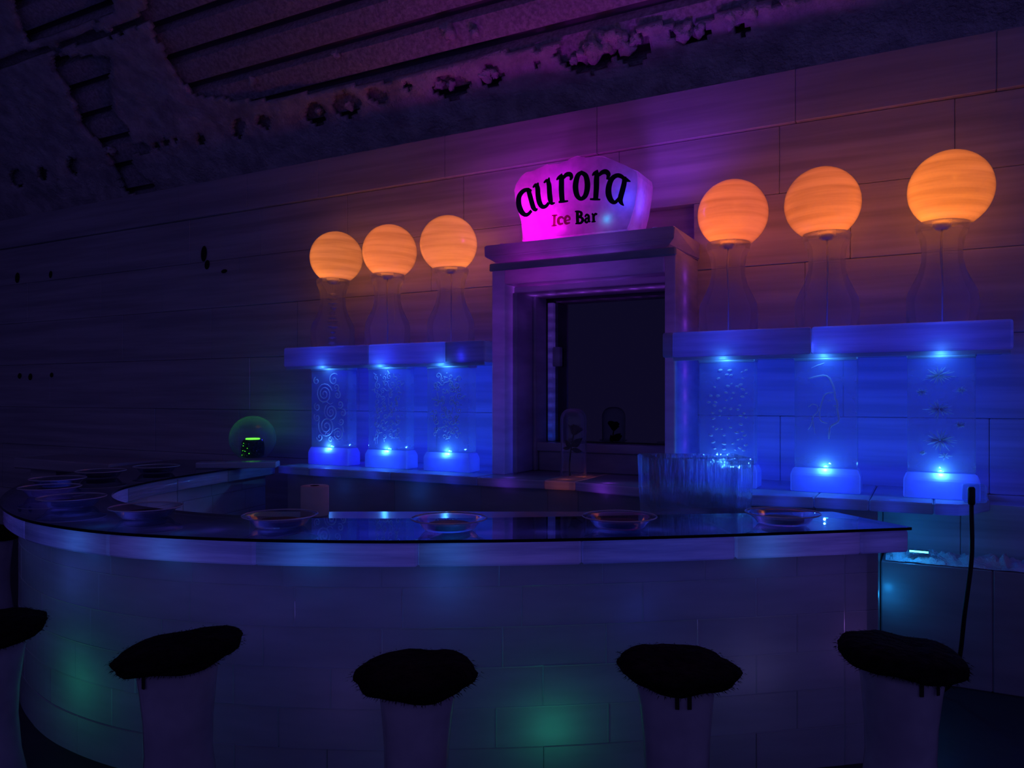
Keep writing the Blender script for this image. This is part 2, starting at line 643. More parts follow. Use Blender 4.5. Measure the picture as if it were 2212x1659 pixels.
seams = [sl] + [ST(pz(x, 1050, LZ))[0] for x in ()]
lcut = [sl] + [pw(x, 1040, -.1)[0] for x in (700, 865, 1050, 1186, 1250, 1400, 1560, 1765, 1880, 2017)] + [sr]
for a_, b_ in zip(lcut, lcut[1:]):
    strip_block('ledge_block', a_ + .0015, b_ - .0015, LZ - .052, LZ, ledge_t, .496, 'ledge_ice', back, c=.006)
for px_, cl_, e_ in ((650, (.03, .02, 1), .1), (730, (.02, .03, 1), .16), (830, (.02, .05, 1), .16), (930, (.02, .05, 1), .16), (1000, (.03, .05, 1), .14), (1110, (.25, .06, 1), .12), (1320, (.35, .05, 1), .14), (1480, (.06, .05, 1), .1), (1600, (.02, .06, 1), .16),
                     (1700, (.02, .06, 1), .16), (1810, (.02, .06, 1), .16), (1930, (.02, .06, 1), .14), (2050, (.02, .05, 1), .14)):
    s_ = pw(px_, 1050, -.08)[0]
    lamp('ledge_fill_light', (s_, ledge_t(s_) + .07, LZ - .026), cl_, e_ * .6, .012, back)  # fill lamps added inside the ledge to make its fascia glow
for px_, cl_, e_ in ((925, (.02, .2, 1), .07), (770, (.02, .16, 1), .05), (1500, (.1, .08, 1), .05)):
    s_ = pw(px_, 1070, -.05)[0]
    lamp('ledge_fill_light', (s_, ledge_t(s_) + .14, .80), cl_, e_, .02, back)
s_rec = pw(1900, 1100, 0)[0]
bcut = [sl + .05] + [x for x in lcut[1:-1] if x < s_rec - .1] + [s_rec]
for a_, b_ in zip(bcut, bcut[1:]):
    strip_block('base_block', a_ + .0005, b_ - .0005, 0, LZ - .053, lambda s: ledge_t(s) + .05, .496, 'bar_ice', back, c=.003)
for q in range(4):
    w_ = (S1 - 1.2 - s_rec) / 4
    strip_block('base_block', s_rec + w_ * q + .001, s_rec + w_ * (q + 1) - .001, 0, LZ - .053, lambda s: .335, .496, 'wall_ice', back, c=.003)
# low snow-topped step at the right end
low = wthing('snow_step', 'low ice step heaped with loose snow beside the end of the bar', 'step', 0, 0, 0)
sb0 = s_rec + .004
for q in range(3):
    w_ = (S1 - 1.2 - sb0) / 3
    obj('step_block', B(sb0 + w_ * q, sb0 + w_ * (q + 1) - .001, .06, .329, 0, .585, c=.006), 'bar_ice', low)
bm = bmesh.new()
nx, ny = 150, 14
g = [[bm.verts.new((sb0 + .02 + (S1 - 1.25 - sb0) * i / nx, .062 + .26 * j / ny,
      .587 + max(0, .028 + .05 * noise.noise(Vector((i * .11, j * .3, 4))) + .03 * noise.noise(Vector((i * .35, j * .6, 9)))) * math.sin(math.pi * min(1, (j + .3) / ny * 1.1) * .9))) for j in range(ny + 1)] for i in range(nx + 1)]
for i in range(nx):
    for j in range(ny):
        bm.faces.new((g[i][j], g[i + 1][j], g[i + 1][j + 1], g[i][j + 1]))
obj('snow_heap', bm, 'snow', low, True)

# ------------------------------------------------------------------ shelves
SZ0, SZ1, SF = 1.633, 1.773, -.08
sh_l = pw(612, 770, SF)[0]
jam_ol = pw(1062, 800, 0)[0]
jam_or = pw(1459, 800, 0)[0]
shl = wthing('ice_shelf', 'ice shelf slab with a free end past the purple swirl column', 'shelf', 0, 0, 0, None)
c3 = [sh_l, pw(795, 770, SF)[0], pw(960, 770, SF)[0], jam_ol - .003]
for a_, b_ in zip(c3, c3[1:]):
    obj('shelf_block', B(a_ + .001, b_ - .001, SF, .495, SZ0, SZ1, c=.012, seg=2), 'shelf_ice', shl)
shr = wthing('ice_shelf', 'ice shelf slab whose end laps over the mirror frame jamb', 'shelf', 0, 0, 0, None)
sr0 = pw(1430, 750, SF)[0]
sm = pw(1752, 740, SF)[0]
obj('shelf_block', B(sr0, jam_or + .01, SF, -.002, SZ0, SZ1, c=.012, seg=2), 'shelf_ice', shr)
obj('shelf_block', B(jam_or + .004, sm, SF, .495, SZ0, SZ1, c=.01, seg=2), 'shelf_ice', shr)
obj('shelf_block', B(sm + .002, pw(2190, 740, SF)[0], SF, .495, SZ0, SZ1, c=.012, seg=2), 'shelf_ice', shr)

obj('drip_lip', B(sh_l + .02, jam_ol - .01, SF + .001, SF + .013, SZ0 - .02, SZ0 + .001, c=.003), 'shelf_ice', shl)
obj('drip_lip', B(jam_or + .01, pw(2185, 740, SF)[0], SF + .001, SF + .013, SZ0 - .02, SZ0 + .001, c=.003), 'shelf_ice', shr)

# ------------------------------------------------------------------ columns
CF = .0     # front of the shafts


def spiral(cx, cz, r, turns, ph=0.0, sgn=1, n=None):
    n = n or int(14 * turns) + 4
    return [(cx + sgn * (r * (1 - .9 * k / n)) * math.cos(ph + 2 * math.pi * turns * k / n), CF - .001, cz + (r * (1 - .9 * k / n)) * math.sin(ph + 2 * math.pi * turns * k / n)) for k in range(n + 1)]


cols = [
    ('ice column carved with large round spirals, glowing deep blue', (668, 756), (664, 772), DEEP, 962),
    ('blue-lit ice column carved with faint filigree scrolls between two other scroll columns', (795, 877), (789, 892), BLUE, 962),
    ('blue-lit ice column carved with clear vine scrolls beside the mirror frame', (922, 1012), (917, 1030), BLUE, 965),
    ('blue-lit ice column full of small carved bubbles', (1510, 1629), (1505, 1643), BLUE, 985),
    ('blue-lit ice column carved with a head in profile', (1716, 1851), (1714, 1866), BLUE, 998),
    ('blue-lit ice column carved with spiky starbursts', (1960, 2108), (1957, 2122), BLUE, 1010),
]
col_s = []
SHAFT0 = 1.048
for k, (lab, (xa, xb), (ba, bb), lc, by) in enumerate(cols):
    sa, sb_ = pw(xa, 880, CF)[0], pw(xb, 880, CF)[0]
    # the visible right edge of a left-hand column is its receding side
    dep = .10
    if k != 0: pass
    wd = min(sb_ - sa, .345)
    sc_ = (sa + sb_) / 2
    col_s.append(sc_)
    c = wthing('ice_column', lab, 'column', sc_, 0, LZ, None)
    h = wd / 2
    o = obj('shaft', B(-h, h, CF, CF + dep, SHAFT0 - LZ, SZ0 - LZ - .002, c=.008, seg=2), 'column_ice', c)
    obj('cap_slab', B(-h - .004, h + .004, CF - .006, CF + dep + .004, SZ0 - LZ - .03, SZ0 - LZ - .001, c=.006), 'plinth_ice', c)
    hb = h + .018
    bm = bmesh.new()
    zt = SHAFT0 - LZ
    pr = [(hb, .0015), (hb, zt * .72), (h + .005, zt - .002)]
    rr = []
    for e, z in pr:
        f = CF - (e - h)
        rr.append([bm.verts.new(v) for v in ((-e, f, z), (e, f, z), (e, CF + dep + e - h, z), (-e, CF + dep + e - h, z))])
    for p, q in zip(rr, rr[1:]):
        for i in range(4):
            j = (i + 1) % 4
            bm.faces.new((p[i], p[j], q[j], q[i]))
    bm.faces.new(rr[0][::-1]); bm.faces.new(rr[-1])
    bmesh.ops.bevel(bm, geom=[e for e in bm.edges], offset=.006, segments=1, affect='EDGES')
    obj('plinth', bm, 'plinth_ice', c)
    bm = bmesh.new()
    lathe(bm, [(0, zt + .002), (.013, zt + .002), (.013, zt + .005), (.008, zt + .007), (0, zt + .007)], 14, cy=CF + .032)
    obj('led_puck', bm, 'led_cyan', c, True)
    lamp('column_light', (0, .19, zt - .05), lc, 1.45, .02, c)
    lamp('column_light', (0, .19, SZ0 - LZ - .014), lc, 1.15, .01, c)  # lamp added out of view behind the cap, backlighting shaft and wall
    lamp('plinth_light', (-wd * .25, CF + dep * .55, zt * .5), lc, .26, .03, c)
    lamp('plinth_light', (wd * .25, CF + dep * .55, zt * .5), lc, .26, .03, c)
    lamp('carving_light', (0, CF - .026, zt + .004), (lc[0] + .05, lc[1] + .3, 1), 1.0, .005, c)
    lamp('carving_light', (0, SF + .035, SZ0 - LZ - .008), (lc[0] + .05, lc[1] + .3, 1), .55, .005, c)  # lamp added out of view under the shelf to brighten the carvings
    lamp('shelf_fill_light', (0, CF + .12, SZ0 + .05 - LZ), (.03, .035, 1), 1.3, .03, c)  # added lamp, standing in for column light rising into the shelf

    def loc(px, py):
        s, z = pw(px, py, CF)
        return s - sc_, z - LZ

    def half(bm, lim=-.0004):
        """keep only what stands proud of the face; the back is one with the shaft"""
        bad = [f for f in bm.faces if f.calc_center_median().y > lim]
        bmesh.ops.delete(bm, geom=bad, context='FACES')

    def carve(name, pts, r, seg=6):
        bm = bmesh.new()
        rads = r if isinstance(r, list) else [r * (.55 if i in (0, len(pts) - 1) else 1) for i in range(len(pts))]
        tube(bm, pts, rads, seg, False)
        half(bm, CF - .0006)
        return obj(name, bm, 'relief_ice', c, True)
    rk = random.Random(50 + k)
    if k == 0:
        for x, y, r, tn, ph, sg in ((320, 375, 110, 2.6, .3, 1), (395, 580, 92, 2.4, 2, 1), (345, 740, 112, 2.4, 2.6, 1), (478, 832, 68, 2.2, .5, -1), (468, 385, 48, 1.5, 1, -1), (500, 492, 42, 1.4, 4, 1),
                                 (532, 590, 40, 1.5, 1.2, -1), (240, 520, 44, 1.5, 2, 1), (238, 640, 44, 1.5, 2.2, 1), (512, 688, 36, 1.5, 3.5, 1), (268, 862, 44, 1.2, 3.3, 1), (395, 890, 34, 1.4, 0, 1), (232, 225, 42, 1.3, 1.8, 1), (430, 215, 70, 1.3, .8, 1), (455, 300, 40, 1.2, 5, 1)):
            cx_, cz_ = loc(640 + x / 5.267, 780 + y / 5.267)
            carve('carved_spiral', spiral(cx_, cz_, r / 5.267 * .00372, tn, ph, sg),   .0052)
        for a1, a2 in (((520, 750), (550, 800)), ((330, 840), (380, 800)), ((430, 860), (500, 900)), ((300, 480), (420, 470))):
            p, q = loc(640 + a1[0] / 5.267, 780 + a1[1] / 5.267), loc(640 + a2[0] / 5.267, 780 + a2[1] / 5.267)
            carve('carved_wave', [(p[0] + (q[0] - p[0]) * i / 8, CF - .001, p[1] + (q[1] - p[1]) * i / 8 + .012 * math.sin(i / 8 * 6.28)) for i in range(9)], .0042)
    elif k in (1, 2):
        x0, x1 = (885, 1190) if k == 1 else (1558, 1880)
        nxc, nyc = 4, 10
        for j in range(nyc):
            for i in range(nxc):
                x = x0 + (i + .5 + rk.uniform(-.25, .25)) * (x1 - x0) / nxc
                y = 150 + (j + .5 + rk.uniform(-.25, .25)) * 740 / nyc
                cx_, cz_ = loc(640 + x / 5.267, 780 + y / 5.267)
                r = rk.uniform(.017, .026)
                sp = spiral(cx_, cz_, r, rk.uniform(.9, 1.4), rk.uniform(0, 6.28), rk.choice((-1, 1)))
                d0 = Vector(sp[0]) - Vector((cx_, CF, cz_))
                tan = Vector((-d0.z, 0, d0.x)).normalized() * rk.choice((-1, 1))
                tail = [tuple(Vector(sp[0]) + tan * (.03 * q / 4) + d0.normalized() * (.012 * (q / 4) ** 2)) for q in (4, 3, 2, 1)]
                carve('carved_scroll', tail + sp, .0034 if k == 1 else .0042, 6)
                if rk.random() < .45:
                    bm = bmesh.new()
                    bmesh.ops.create_icosphere(bm, subdivisions=1, radius=.005)
                    half(bm)
                    o = obj('carved_dot', bm, 'relief_ice', c, True)
                    o.location = (cx_ + .03 * rk.choice((-1, 1)), CF, cz_ + rk.uniform(-.03, .03))
        if k == 1:
            for xx in (905, 925):
                p = [loc(640 + (xx + 6 * math.sin(q)) / 5.267, 780 + (470 + 470 * q / 12) / 5.267) for q in range(13)]
                carve('carved_line', [(a1, CF - .001, b1) for a1, b1 in p], .002, 4)
    elif k == 3:
        spots = [(350, 380), (485, 345), (600, 312), (642, 293), (610, 378), (310, 470), (450, 460), (585, 445), (490, 435), (430, 528), (508, 532), (645, 535), (345, 562), (605, 570), (490, 588), (435, 610), (320, 628), (575, 662), (310, 662),
                 (415, 690), (480, 700), (290, 743), (585, 772), (620, 745), (370, 720), (300, 800), (460, 800), (365, 770), (587, 862), (480, 893), (385, 910), (330, 910), (410, 975), (545, 948), (605, 935), (628, 978), (560, 1020), (600, 1015),
                 (295, 1048), (410, 1065), (505, 1063), (640, 1080), (310, 1115), (410, 1122), (530, 1130), (617, 1137), (580, 1110), (440, 340), (370, 292), (470, 295), (270, 560), (250, 630), (295, 885), (270, 975), (610, 495), (550, 465), (555, 705), (640, 790)]
        for x, y in spots:
            cx_, cz_ = loc(1480 + x / 4.88, 740 + y / 4.88)
            bm = bmesh.new()
            bmesh.ops.create_icosphere(bm, subdivisions=2, radius=1)
            rr_ = rk.uniform(.006, .012)
            for v in bm.verts: v.co = Vector((v.co.x * rr_ * rk.choice((1.2,)), v.co.y * .008, v.co.z * rr_ * .7))
            half(bm)
            o = obj('carved_bubble', bm, 'relief_ice', c, True)
            o.location = (cx_, CF, cz_)
            o.rotation_euler = (0, rk.uniform(-.5, .5), 0)
    elif k == 4:
        lines = [[(1300, 382), (1380, 362), (1470, 348), (1520, 375), (1540, 410), (1565, 470), (1580, 540), (1580, 590), (1608, 635), (1603, 690), (1610, 740), (1618, 830), (1530, 885), (1520, 950), (1515, 1020)],
                 [(1560, 525), (1480, 545), (1455, 590), (1435, 650), (1420, 710), (1420, 790), (1440, 830), (1500, 852)],
                 [(1300, 680), (1340, 650), (1390, 665), (1400, 720), (1350, 780), (1330, 860), (1295, 920)], [(1340, 780), (1355, 880), (1370, 960)], [(1590, 730), (1580, 745), (1590, 760)], [(1560, 670), (1580, 665), (1600, 675)], [(1505, 620), (1525, 612), (1545, 622)],
                 [(1330, 270), (1400, 240), (1470, 215)]]
        for i, ln in enumerate(lines):
            p = [loc(1480 + x / 4.88, 740 + y / 4.88) for x, y in ln]
            p = spline([(a1, CF - .001, b1) for a1, b1 in p], 26) if len(p) > 3 else [(a1, CF - .001, b1) for a1, b1 in p]
            carve('carved_profile_line', [tuple(q) for q in p], (.0055, .004, .003, .003, .003, .003, .003, .003)[i])
    else:
        for x, y, r, nb in ((1708, 360, 92, 19), (1712, 556, 86, 16), (1718, 738, 96, 20), (1606, 455, 36, 9), (1842, 444, 34, 9), (1836, 650, 34, 10), (1615, 812, 22, 8), (1745, 830, 40, 7)):
            cx_, cz_ = loc(1400 + x / 2.724, 680 + y / 2.724)
            rm = r / 2.724 * .00232
            bm = bmesh.new()
            for q in range(nb):
                an = 2 * math.pi * q / nb + rk.uniform(-.12, .12)
                ll = rm * rk.uniform(.6, 1)
                dx, dz = math.cos(an), math.sin(an) * .72
                oy = -.003 - rk.uniform(0, .12) * ll
                tube(bm, [(dx * rm * .06, -.002, dz * rm * .06), (dx * ll * .5, oy * .5, dz * ll * .5), (dx * ll, oy, dz * ll)], [.002, .0042, .0008], 5)
            half(bm, .002)
            o = obj('carved_starburst', bm, 'starburst_ice', c, False)
            o.location = (cx_, CF - .001, cz_)

# ------------------------------------------------------------------ globe lamps on the shelves
GR = .196
gl_labels = ['pale orange ice globe on a vase pedestal with jagged cracks inside', 'orange ice globe lamp with a bright bulb glint at its base, between two other globes', 'amber ice globe lamp standing nearest the mirror frame on its shelf',
             'deep orange banded ice globe lamp beside the mirror frame', 'orange ice globe lamp above the column with the carved head', 'large yellow-orange ice globe lamp above the starburst column']
gpx = [(719, 545), (837, 534), (974, 517), (1573, 453), (1786, 425), (2035, 395)]
PZ = 2.295 - SZ1
for k, (px, py) in enumerate(gpx):
    s, _ = pw(px, py, .2)
    c = wthing('globe_lamp', gl_labels[k], 'lamp', s, .2, SZ1, 'ice globe lamps on the shelves')
    prof = [(0, .0015), (.158, .0015), (.163, .006), (.163, PZ * .27), (.157, PZ * .33), (.135, PZ * .42), (.108, PZ * .53), (.094, PZ * .64), (.093, PZ * .74), (.103, PZ * .85), (.118, PZ * .92), (.124, PZ * .97), (.12, PZ), (0, PZ)]
    obj('pedestal', L(prof, 40), 'pedestal_ice', c, True)
    zc = PZ + .83 * GR
    pr = [(0, PZ + .003)]
    a0 = math.asin(-.82)
    for i in range(25):
        a = a0 + (math.pi / 2 - a0) * i / 24
        pr.append((GR * math.cos(a) if i < 24 else 0, zc + GR * math.sin(a)))
    o = obj('globe', L(pr, 48), 'globe_ice', c, True)
    o.rotation_euler = (.03 * math.sin(k * 2.1), .05 * math.cos(k * 1.3), k * 1.1)
    obj('socket', L([(0, PZ - .03), (.02, PZ - .03), (.034, PZ - .012), (.034, PZ - .002), (0, PZ - .002)], 20), 'white_socket', c, True)
    if k == 0:
        rr_ = random.Random(4)
        for i in range(11):
            z = .04 + i * .036
            bm = L([(0, z), (rr_.uniform(.02, .045), z + .012), (.012, z + .02), (0, z + .022)], 9, cx=rr_.uniform(-.008, .008))
            obj('crack', bm, 'relief_ice', c)
    else:
        obj('cable', tube(bmesh.new(), [(0, 0, PZ - .03), (.004 * (-1) ** k, 0, PZ * .7), (.002, 0, PZ * .4), (0, 0, .006)], [.005, .005, .0035, .003], 6), 'white_socket', c, True)
    e = (1.0, 1.05, 1.2, 1.15, 1.05, 1.3)[k]
    lc = ((1, .29, .06), (1, .26, .05), (1, .27, .035), (1, .2, .03), (1, .23, .035), (1, .26, .025))[k]
    lamp('globe_light', (.0, -.02, PZ + .06), lc, .75 * e, .02, c)
    lamp('globe_light', (.0, .0, zc + .02), lc, .8 * e, .06, c)

# ------------------------------------------------------------------ mirror and its stepped ice frame
fr = wthing('mirror_frame', 'tall stepped ice portal with a heavy cornice around the dark mirror', 'frame', 0, 0, 0)
jl_i = pw(1090, 800, 0)[0]
jr_i = pw(1435, 800, 0)[0]
ztop = 2.262
zsof = 2.085
zb = LZ + .001
for nm, a_, b_, t0, t1, zz in (('jamb', jam_ol, jl_i, 0, .494, ztop), ('jamb', jr_i, jam_or, 0, .494, ztop),
                               ('jamb_step', jl_i, jl_i + .035, .10, .494, zsof), ('jamb_step', jl_i + .036, jl_i + .06, .32, .494, zsof),
                               ('jamb_step', jr_i - .02, jr_i, .30, .494, zsof)):
    z0_ = zb
    if nm == 'jamb' and a_ > 1: z0_ = zb
    obj(nm, B(a_ + .0008, b_ - .0008, t0, t1, z0_, zz - .001, c=.008, seg=2), 'frame_ice', fr)
obj('lintel', B(jl_i + .001, jr_i - .001, .0, .494, zsof + .04, ztop - .001, c=.008, seg=2), 'frame_ice', fr)
obj('lintel_step', B(jl_i + .001, jr_i - .001, .12, .494, zsof, zsof + .039, c=.006), 'frame_ice', fr)
obj('lintel_moulding', B(jam_ol - .01, jam_or + .01, -.022, -.001, ztop - .05, ztop - .002, c=.008), 'frame_ice', fr)
obj('sill', B(jl_i + .001, jr_i - .001, .34, .494, m_b - .06, m_b - .002, c=.008, seg=2), 'frame_ice', fr)
obj('sill_wall', B(jl_i + .062, jr_i - .022, .36, .496, zb, m_b - .062, c=.005), 'frame_ice', fr)
crn_l, crn_r = pw(1045, 545, -.06)[0], pw(1457, 510, -.06)[0]
bm = bmesh.new()
prf = [(.0, ztop), (-.02, ztop + .015), (-.06, ztop + .035), (-.06, ztop + .108), (.494, ztop + .108), (.494, ztop)]
q0 = [bm.verts.new((crn_l + (p[0] + .06 if p[0] < .1 else 0), p[0], p[1])) for p in prf]
q1 = [bm.verts.new((crn_r - (p[0] + .06 if p[0] < .1 else 0), p[0], p[1])) for p in prf]
for i in range(6):
    j = (i + 1) % 6
    bm.faces.new((q0[i], q0[j], q1[j], q1[i]))
bm.faces.new(q0[::-1]); bm.faces.new(q1)
bmesh.ops.bevel(bm, geom=bm.edges[:], offset=.007, segments=2, affect='EDGES')
obj('cornice', bm, 'frame_ice', fr)
# pale strip with a squared lug at the mirror's edge
el = pw(1184, 800, .47)[0]
er = pw(1197, 800, .47)[0]
obj('edge_strip', B(el, er, .46, .494, m_b + .002, m_t - .01, c=.004), 'ledge_ice', fr)
for q in range(9):
    lamp('soffit_fill_light', (jl_i + (jr_i - jl_i) * (.06 + .11 * q), .3, zsof + .024), (.42, .07, 1), .09, .014, fr)  # lamps added inside the lintel step to brighten the recess
for q in range(14):
    lamp('strip_fill_light', ((el + er) / 2, .477, m_b + .04 + .068 * q), (.03 + .025 * q, .1, 1), .010 - .0004 * q, .012, fr)  # lamps added inside the edge strip to make it glow
lz1, lz0 = pw(1204, 750, .47)[1], pw(1204, 792, .47)[1]
obj('edge_lug', B(er + .001, pw(1211, 770, .46)[0],   .44, .494, lz0, lz1, c=.006), 'ledge_ice', fr)
mir = obj('wall_mirror', B(m_l - .06, m_r, .497, .509, m_b + .001, m_t + .05, c=.001), 'mirror_glass', loc=P0, rotz=TH)
tag(mir, 'dark wall mirror set deep inside the stepped ice portal', 'mirror')

# ------------------------------------------------------------------ sign
SGT = .01
sgz = ztop + .108


def sg(x, y):
    return pw(1100 + x / 6.506, 330 + y / 6.506, SGT)


out = [(175, 1240), (195, 1120), (170, 960), (120, 800), (85, 650), (65, 530), (90, 440), (160, 330), (230, 272), (300, 265), (370, 252), (440, 205), (520, 160), (600, 174), (690, 170), (780, 125), (860, 72), (950, 38), (1010, 58), (1080, 78), (1150, 62), (1230, 40), (1330, 50), (1430, 92), (1520, 128), (1620, 172), (1720, 222), (1800, 252), (1815, 330), (1800, 500), (1760, 750), (1700, 1000), (1660, 1085)]
pts = [sg(*p) for p in out]
cs = sum(p[0] for p in pts) / len(pts)
sign = wthing('ice_sign', 'glowing magenta and cyan ice block sign lettered aurora Ice Bar', 'sign', cs, 0, sgz)
bm = bmesh.new()
fr_ = [bm.verts.new((p[0] - cs, SGT, max(p[1] - sgz, .0015))) for p in pts]
bk_ = [bm.verts.new((p[0] - cs, SGT + .27, max(p[1] - sgz, .0015))) for p in pts]
bm.faces.new(fr_); bm.faces.new(bk_[::-1])
for i in range(len(pts)):
    j = (i + 1) % len(pts)
    bm.faces.new((fr_[i], bk_[i], bk_[j], fr_[j]))
bmesh.ops.bevel(bm, geom=[e for e in bm.edges if abs(e.verts[0].co.y - e.verts[1].co.y) < 1e-4 and e.verts[0].co.y < .1], offset=.006, segments=1, affect='EDGES')
obj('slab', bm, 'sign_ice', sign)


def ribbon(bm, pts, closed=False, y0=0, y1=-.006):
    """flat stroke of varying width, extruded; pts are (x, z, width)"""
    n = len(pts)
    if not closed:
        sp = spline([(a, b, c) for a, b, c in pts], 6 * n) if n > 2 else [Vector(p) for p in pts]
    else:
        sp = spline([(a, b, c) for a, b, c in pts + [pts[0]]], 8 * n)[:-1]
    m = len(sp)
    Ls, Rs = [], []
    for i, p in enumerate(sp):
        a, b = (sp[(i - 1) % m], sp[(i + 1) % m]) if closed else (sp[max(i - 1, 0)], sp[min(i + 1, m - 1)])
        d = Vector((b.x - a.x, b.y - a.y)); d.normalize()
        nx_, ny_ = -d.y, d.x
        hw = p.z / 2
        Ls.append((p.x + nx_ * hw, p.y + ny_ * hw)); Rs.append((p.x - nx_ * hw, p.y - ny_ * hw))
    sect = []
    for a, b in zip(Ls, Rs):
        sect.append([bm.verts.new((a[0], y0, a[1])), bm.verts.new((b[0], y0, b[1])), bm.verts.new((b[0], y1, b[1])), bm.verts.new((a[0], y1, a[1]))])
    rng = range(m) if closed else range(m - 1)
    for i in rng:
        p, q = sect[i], sect[(i + 1) % m]
        for k in range(4):
            j = (k + 1) % 4
            bm.faces.new((p[k], p[j], q[j], q[k]))
    if not closed:
        bm.faces.new(sect[0][::-1]); bm.faces.new(sect[-1])


ZPX = (sg(1000, 600)[0] - sg(900, 600)[0]) / 100
letters = [
    [[(318, 535, 26), (262, 520, 46), (195, 545, 58), (142, 620, 70), (138, 720, 74), (165, 810, 74), (215, 868, 60), (265, 868, 48), (318, 815, 40)], [(262, 505, 46), (288, 580, 62), (315, 680, 66), (345, 775, 64), (378, 806, 40), (402, 785, 14)]],
    [[(335, 492, 16), (375, 455, 46), (402, 500, 66), (408, 590, 70), (425, 690, 70), (462, 755, 60), (515, 755, 46), (560, 705, 40)], [(410, 420, 14), (400, 470, 50)], [(490, 425, 16), (535, 392, 42), (562, 450, 62), (570, 560, 66), (582, 660, 66), (600, 712, 44), (645, 706, 12)], [(566, 350, 12), (556, 400, 46)]],
    [[(738, 320, 64), (738, 420, 72), (738, 540, 72), (748, 680, 68)], [(668, 385, 14), (700, 352, 40), (755, 315, 52)], [(762, 360, 34), (805, 312, 54), (858, 305, 56), (878, 345, 46), (862, 388, 22)], [(700, 695, 26), (765, 688, 30), (830, 680, 18)]],
    [[(1020, 278, 46), (1080, 330, 64), (1103, 465, 74), (1075, 600, 66), (1010, 650, 48), (955, 595, 66), (935, 465, 76), (965, 330, 66)]],
    [[(1238, 285, 60), (1230, 380, 70), (1228, 500, 70), (1218, 650, 64)], [(1170, 325, 14), (1200, 292, 42), (1255, 265, 50)], [(1262, 320, 34), (1310, 278, 54), (1365, 270, 60), (1398, 310, 54), (1380, 378, 24)], [(1140, 655, 22), (1210, 656, 28), (1282, 660, 18)]],
    [[(1630, 385, 30), (1580, 335, 50), (1515, 322, 54), (1445, 370, 66), (1405, 470, 74), (1400, 580, 76), (1435, 670, 64), (1490, 698, 46), (1550, 640, 40)], [(1622, 340, 46), (1618, 430, 64), (1592, 540, 68), (1565, 650, 66), (1578, 705, 46), (1612, 745, 12)], [(1585, 340, 44), (1645, 380, 48), (1708, 406, 10)]],
]
small = [[[(640, 880, 34), (638, 950, 34), (634, 1025, 34)], [(602, 884, 14), (640, 882, 20), (678, 878, 14)], [(596, 1030, 14), (634, 1027, 20), (672, 1022, 14)]],
         [[(768, 925, 22), (738, 905, 26), (702, 925, 34), (692, 965, 38), (712, 1003, 30), (760, 995, 18)]],
         [[(796, 958, 12), (830, 948, 16), (856, 938, 18), (846, 905, 26), (815, 892, 28), (788, 935, 36), (800, 992, 32), (858, 985, 16)]],
         [[(962, 830, 38), (962, 910, 40), (966, 992, 38)], [(928, 828, 16), (975, 826, 24), (1015, 845, 32), (1012, 885, 32), (965, 905, 20)], [(965, 905, 20), (1020, 915, 30), (1036, 950, 36), (1008, 988, 28), (935, 998, 16)]],
         [[(1068, 905, 22), (1090, 872, 24), (1118, 890, 30), (1122, 960, 30), (1145, 968, 14)], [(1120, 915, 14), (1085, 928, 24), (1072, 960, 30), (1092, 982, 24), (1122, 958, 14)]],
         [[(1186, 860, 32), (1188, 910, 32), (1190, 965, 32)], [(1162, 868, 14), (1180, 860, 24)], [(1160, 974, 12), (1190, 970, 18), (1218, 966, 12)], [(1196, 895, 16), (1215, 862, 26), (1238, 868, 24)]]]
for i, lt in enumerate(letters + small):
    bm = bmesh.new()
    for q, st in enumerate(lt):
        pp = []
        for x, y, wd_ in st:
            a_, b_ = sg(x, y)
            pp.append((a_ - cs, b_ - sgz, wd_ * ZPX * 1.02))
        ribbon(bm, pp, closed=(i == 3), y0=SGT - .0015 + .0002 * q, y1=SGT - .006 - .0004 * q)
    obj('letter', bm, 'letter_led_wash' if 6 <= i <= 8 else 'letter_navy', sign)


def sgl(x, y, dt):
    a_, b_ = sg(x, y)
    return (a_ - cs, SGT + dt, b_ - sgz)


lamp('sign_light', sgl(560, 1010, .05), (1, 0, .85), .8, .02, sign)
lamp('sign_light', sgl(300, 880, .09), (1, 0, .85), 3.2, .04, sign)
lamp('sign_light', sgl(720, 420, .10), (.7, 0, 1), .6, .04, sign)
lamp('sign_light', sgl(1370, 930, .025), (.02, .6, 1), .05, .012, sign)
lamp('sign_light', sgl(1620, 640, .08), (.0, .06, 1), .8, .04, sign)
for q in range(9):  # fill lamps added inside jambs, lintel and cornice to brighten the frame
    z_ = 1.0 + .14 * q - sgz
    lamp('frame_fill_light', (jl_i - .045 - cs, .16, z_), (.05 + .05 * q, .06, 1), .15, .03, sign)
    lamp('frame_fill_light', (jr_i + .032 - cs, .2, z_), (.1 + .045 * q, .06, 1), .085, .03, sign)
for q, c_ in ((-.25, (.8, .03, 1)), (0, (.5, .05, 1)), (.25, (.3, .08, 1))):
    lamp('frame_fill_light', (q, .2, 2.17 - sgz), c_, .5, .03, sign)
    lamp('frame_fill_light', (q, .1, .05 + ztop - sgz), c_, .35, .03, sign)
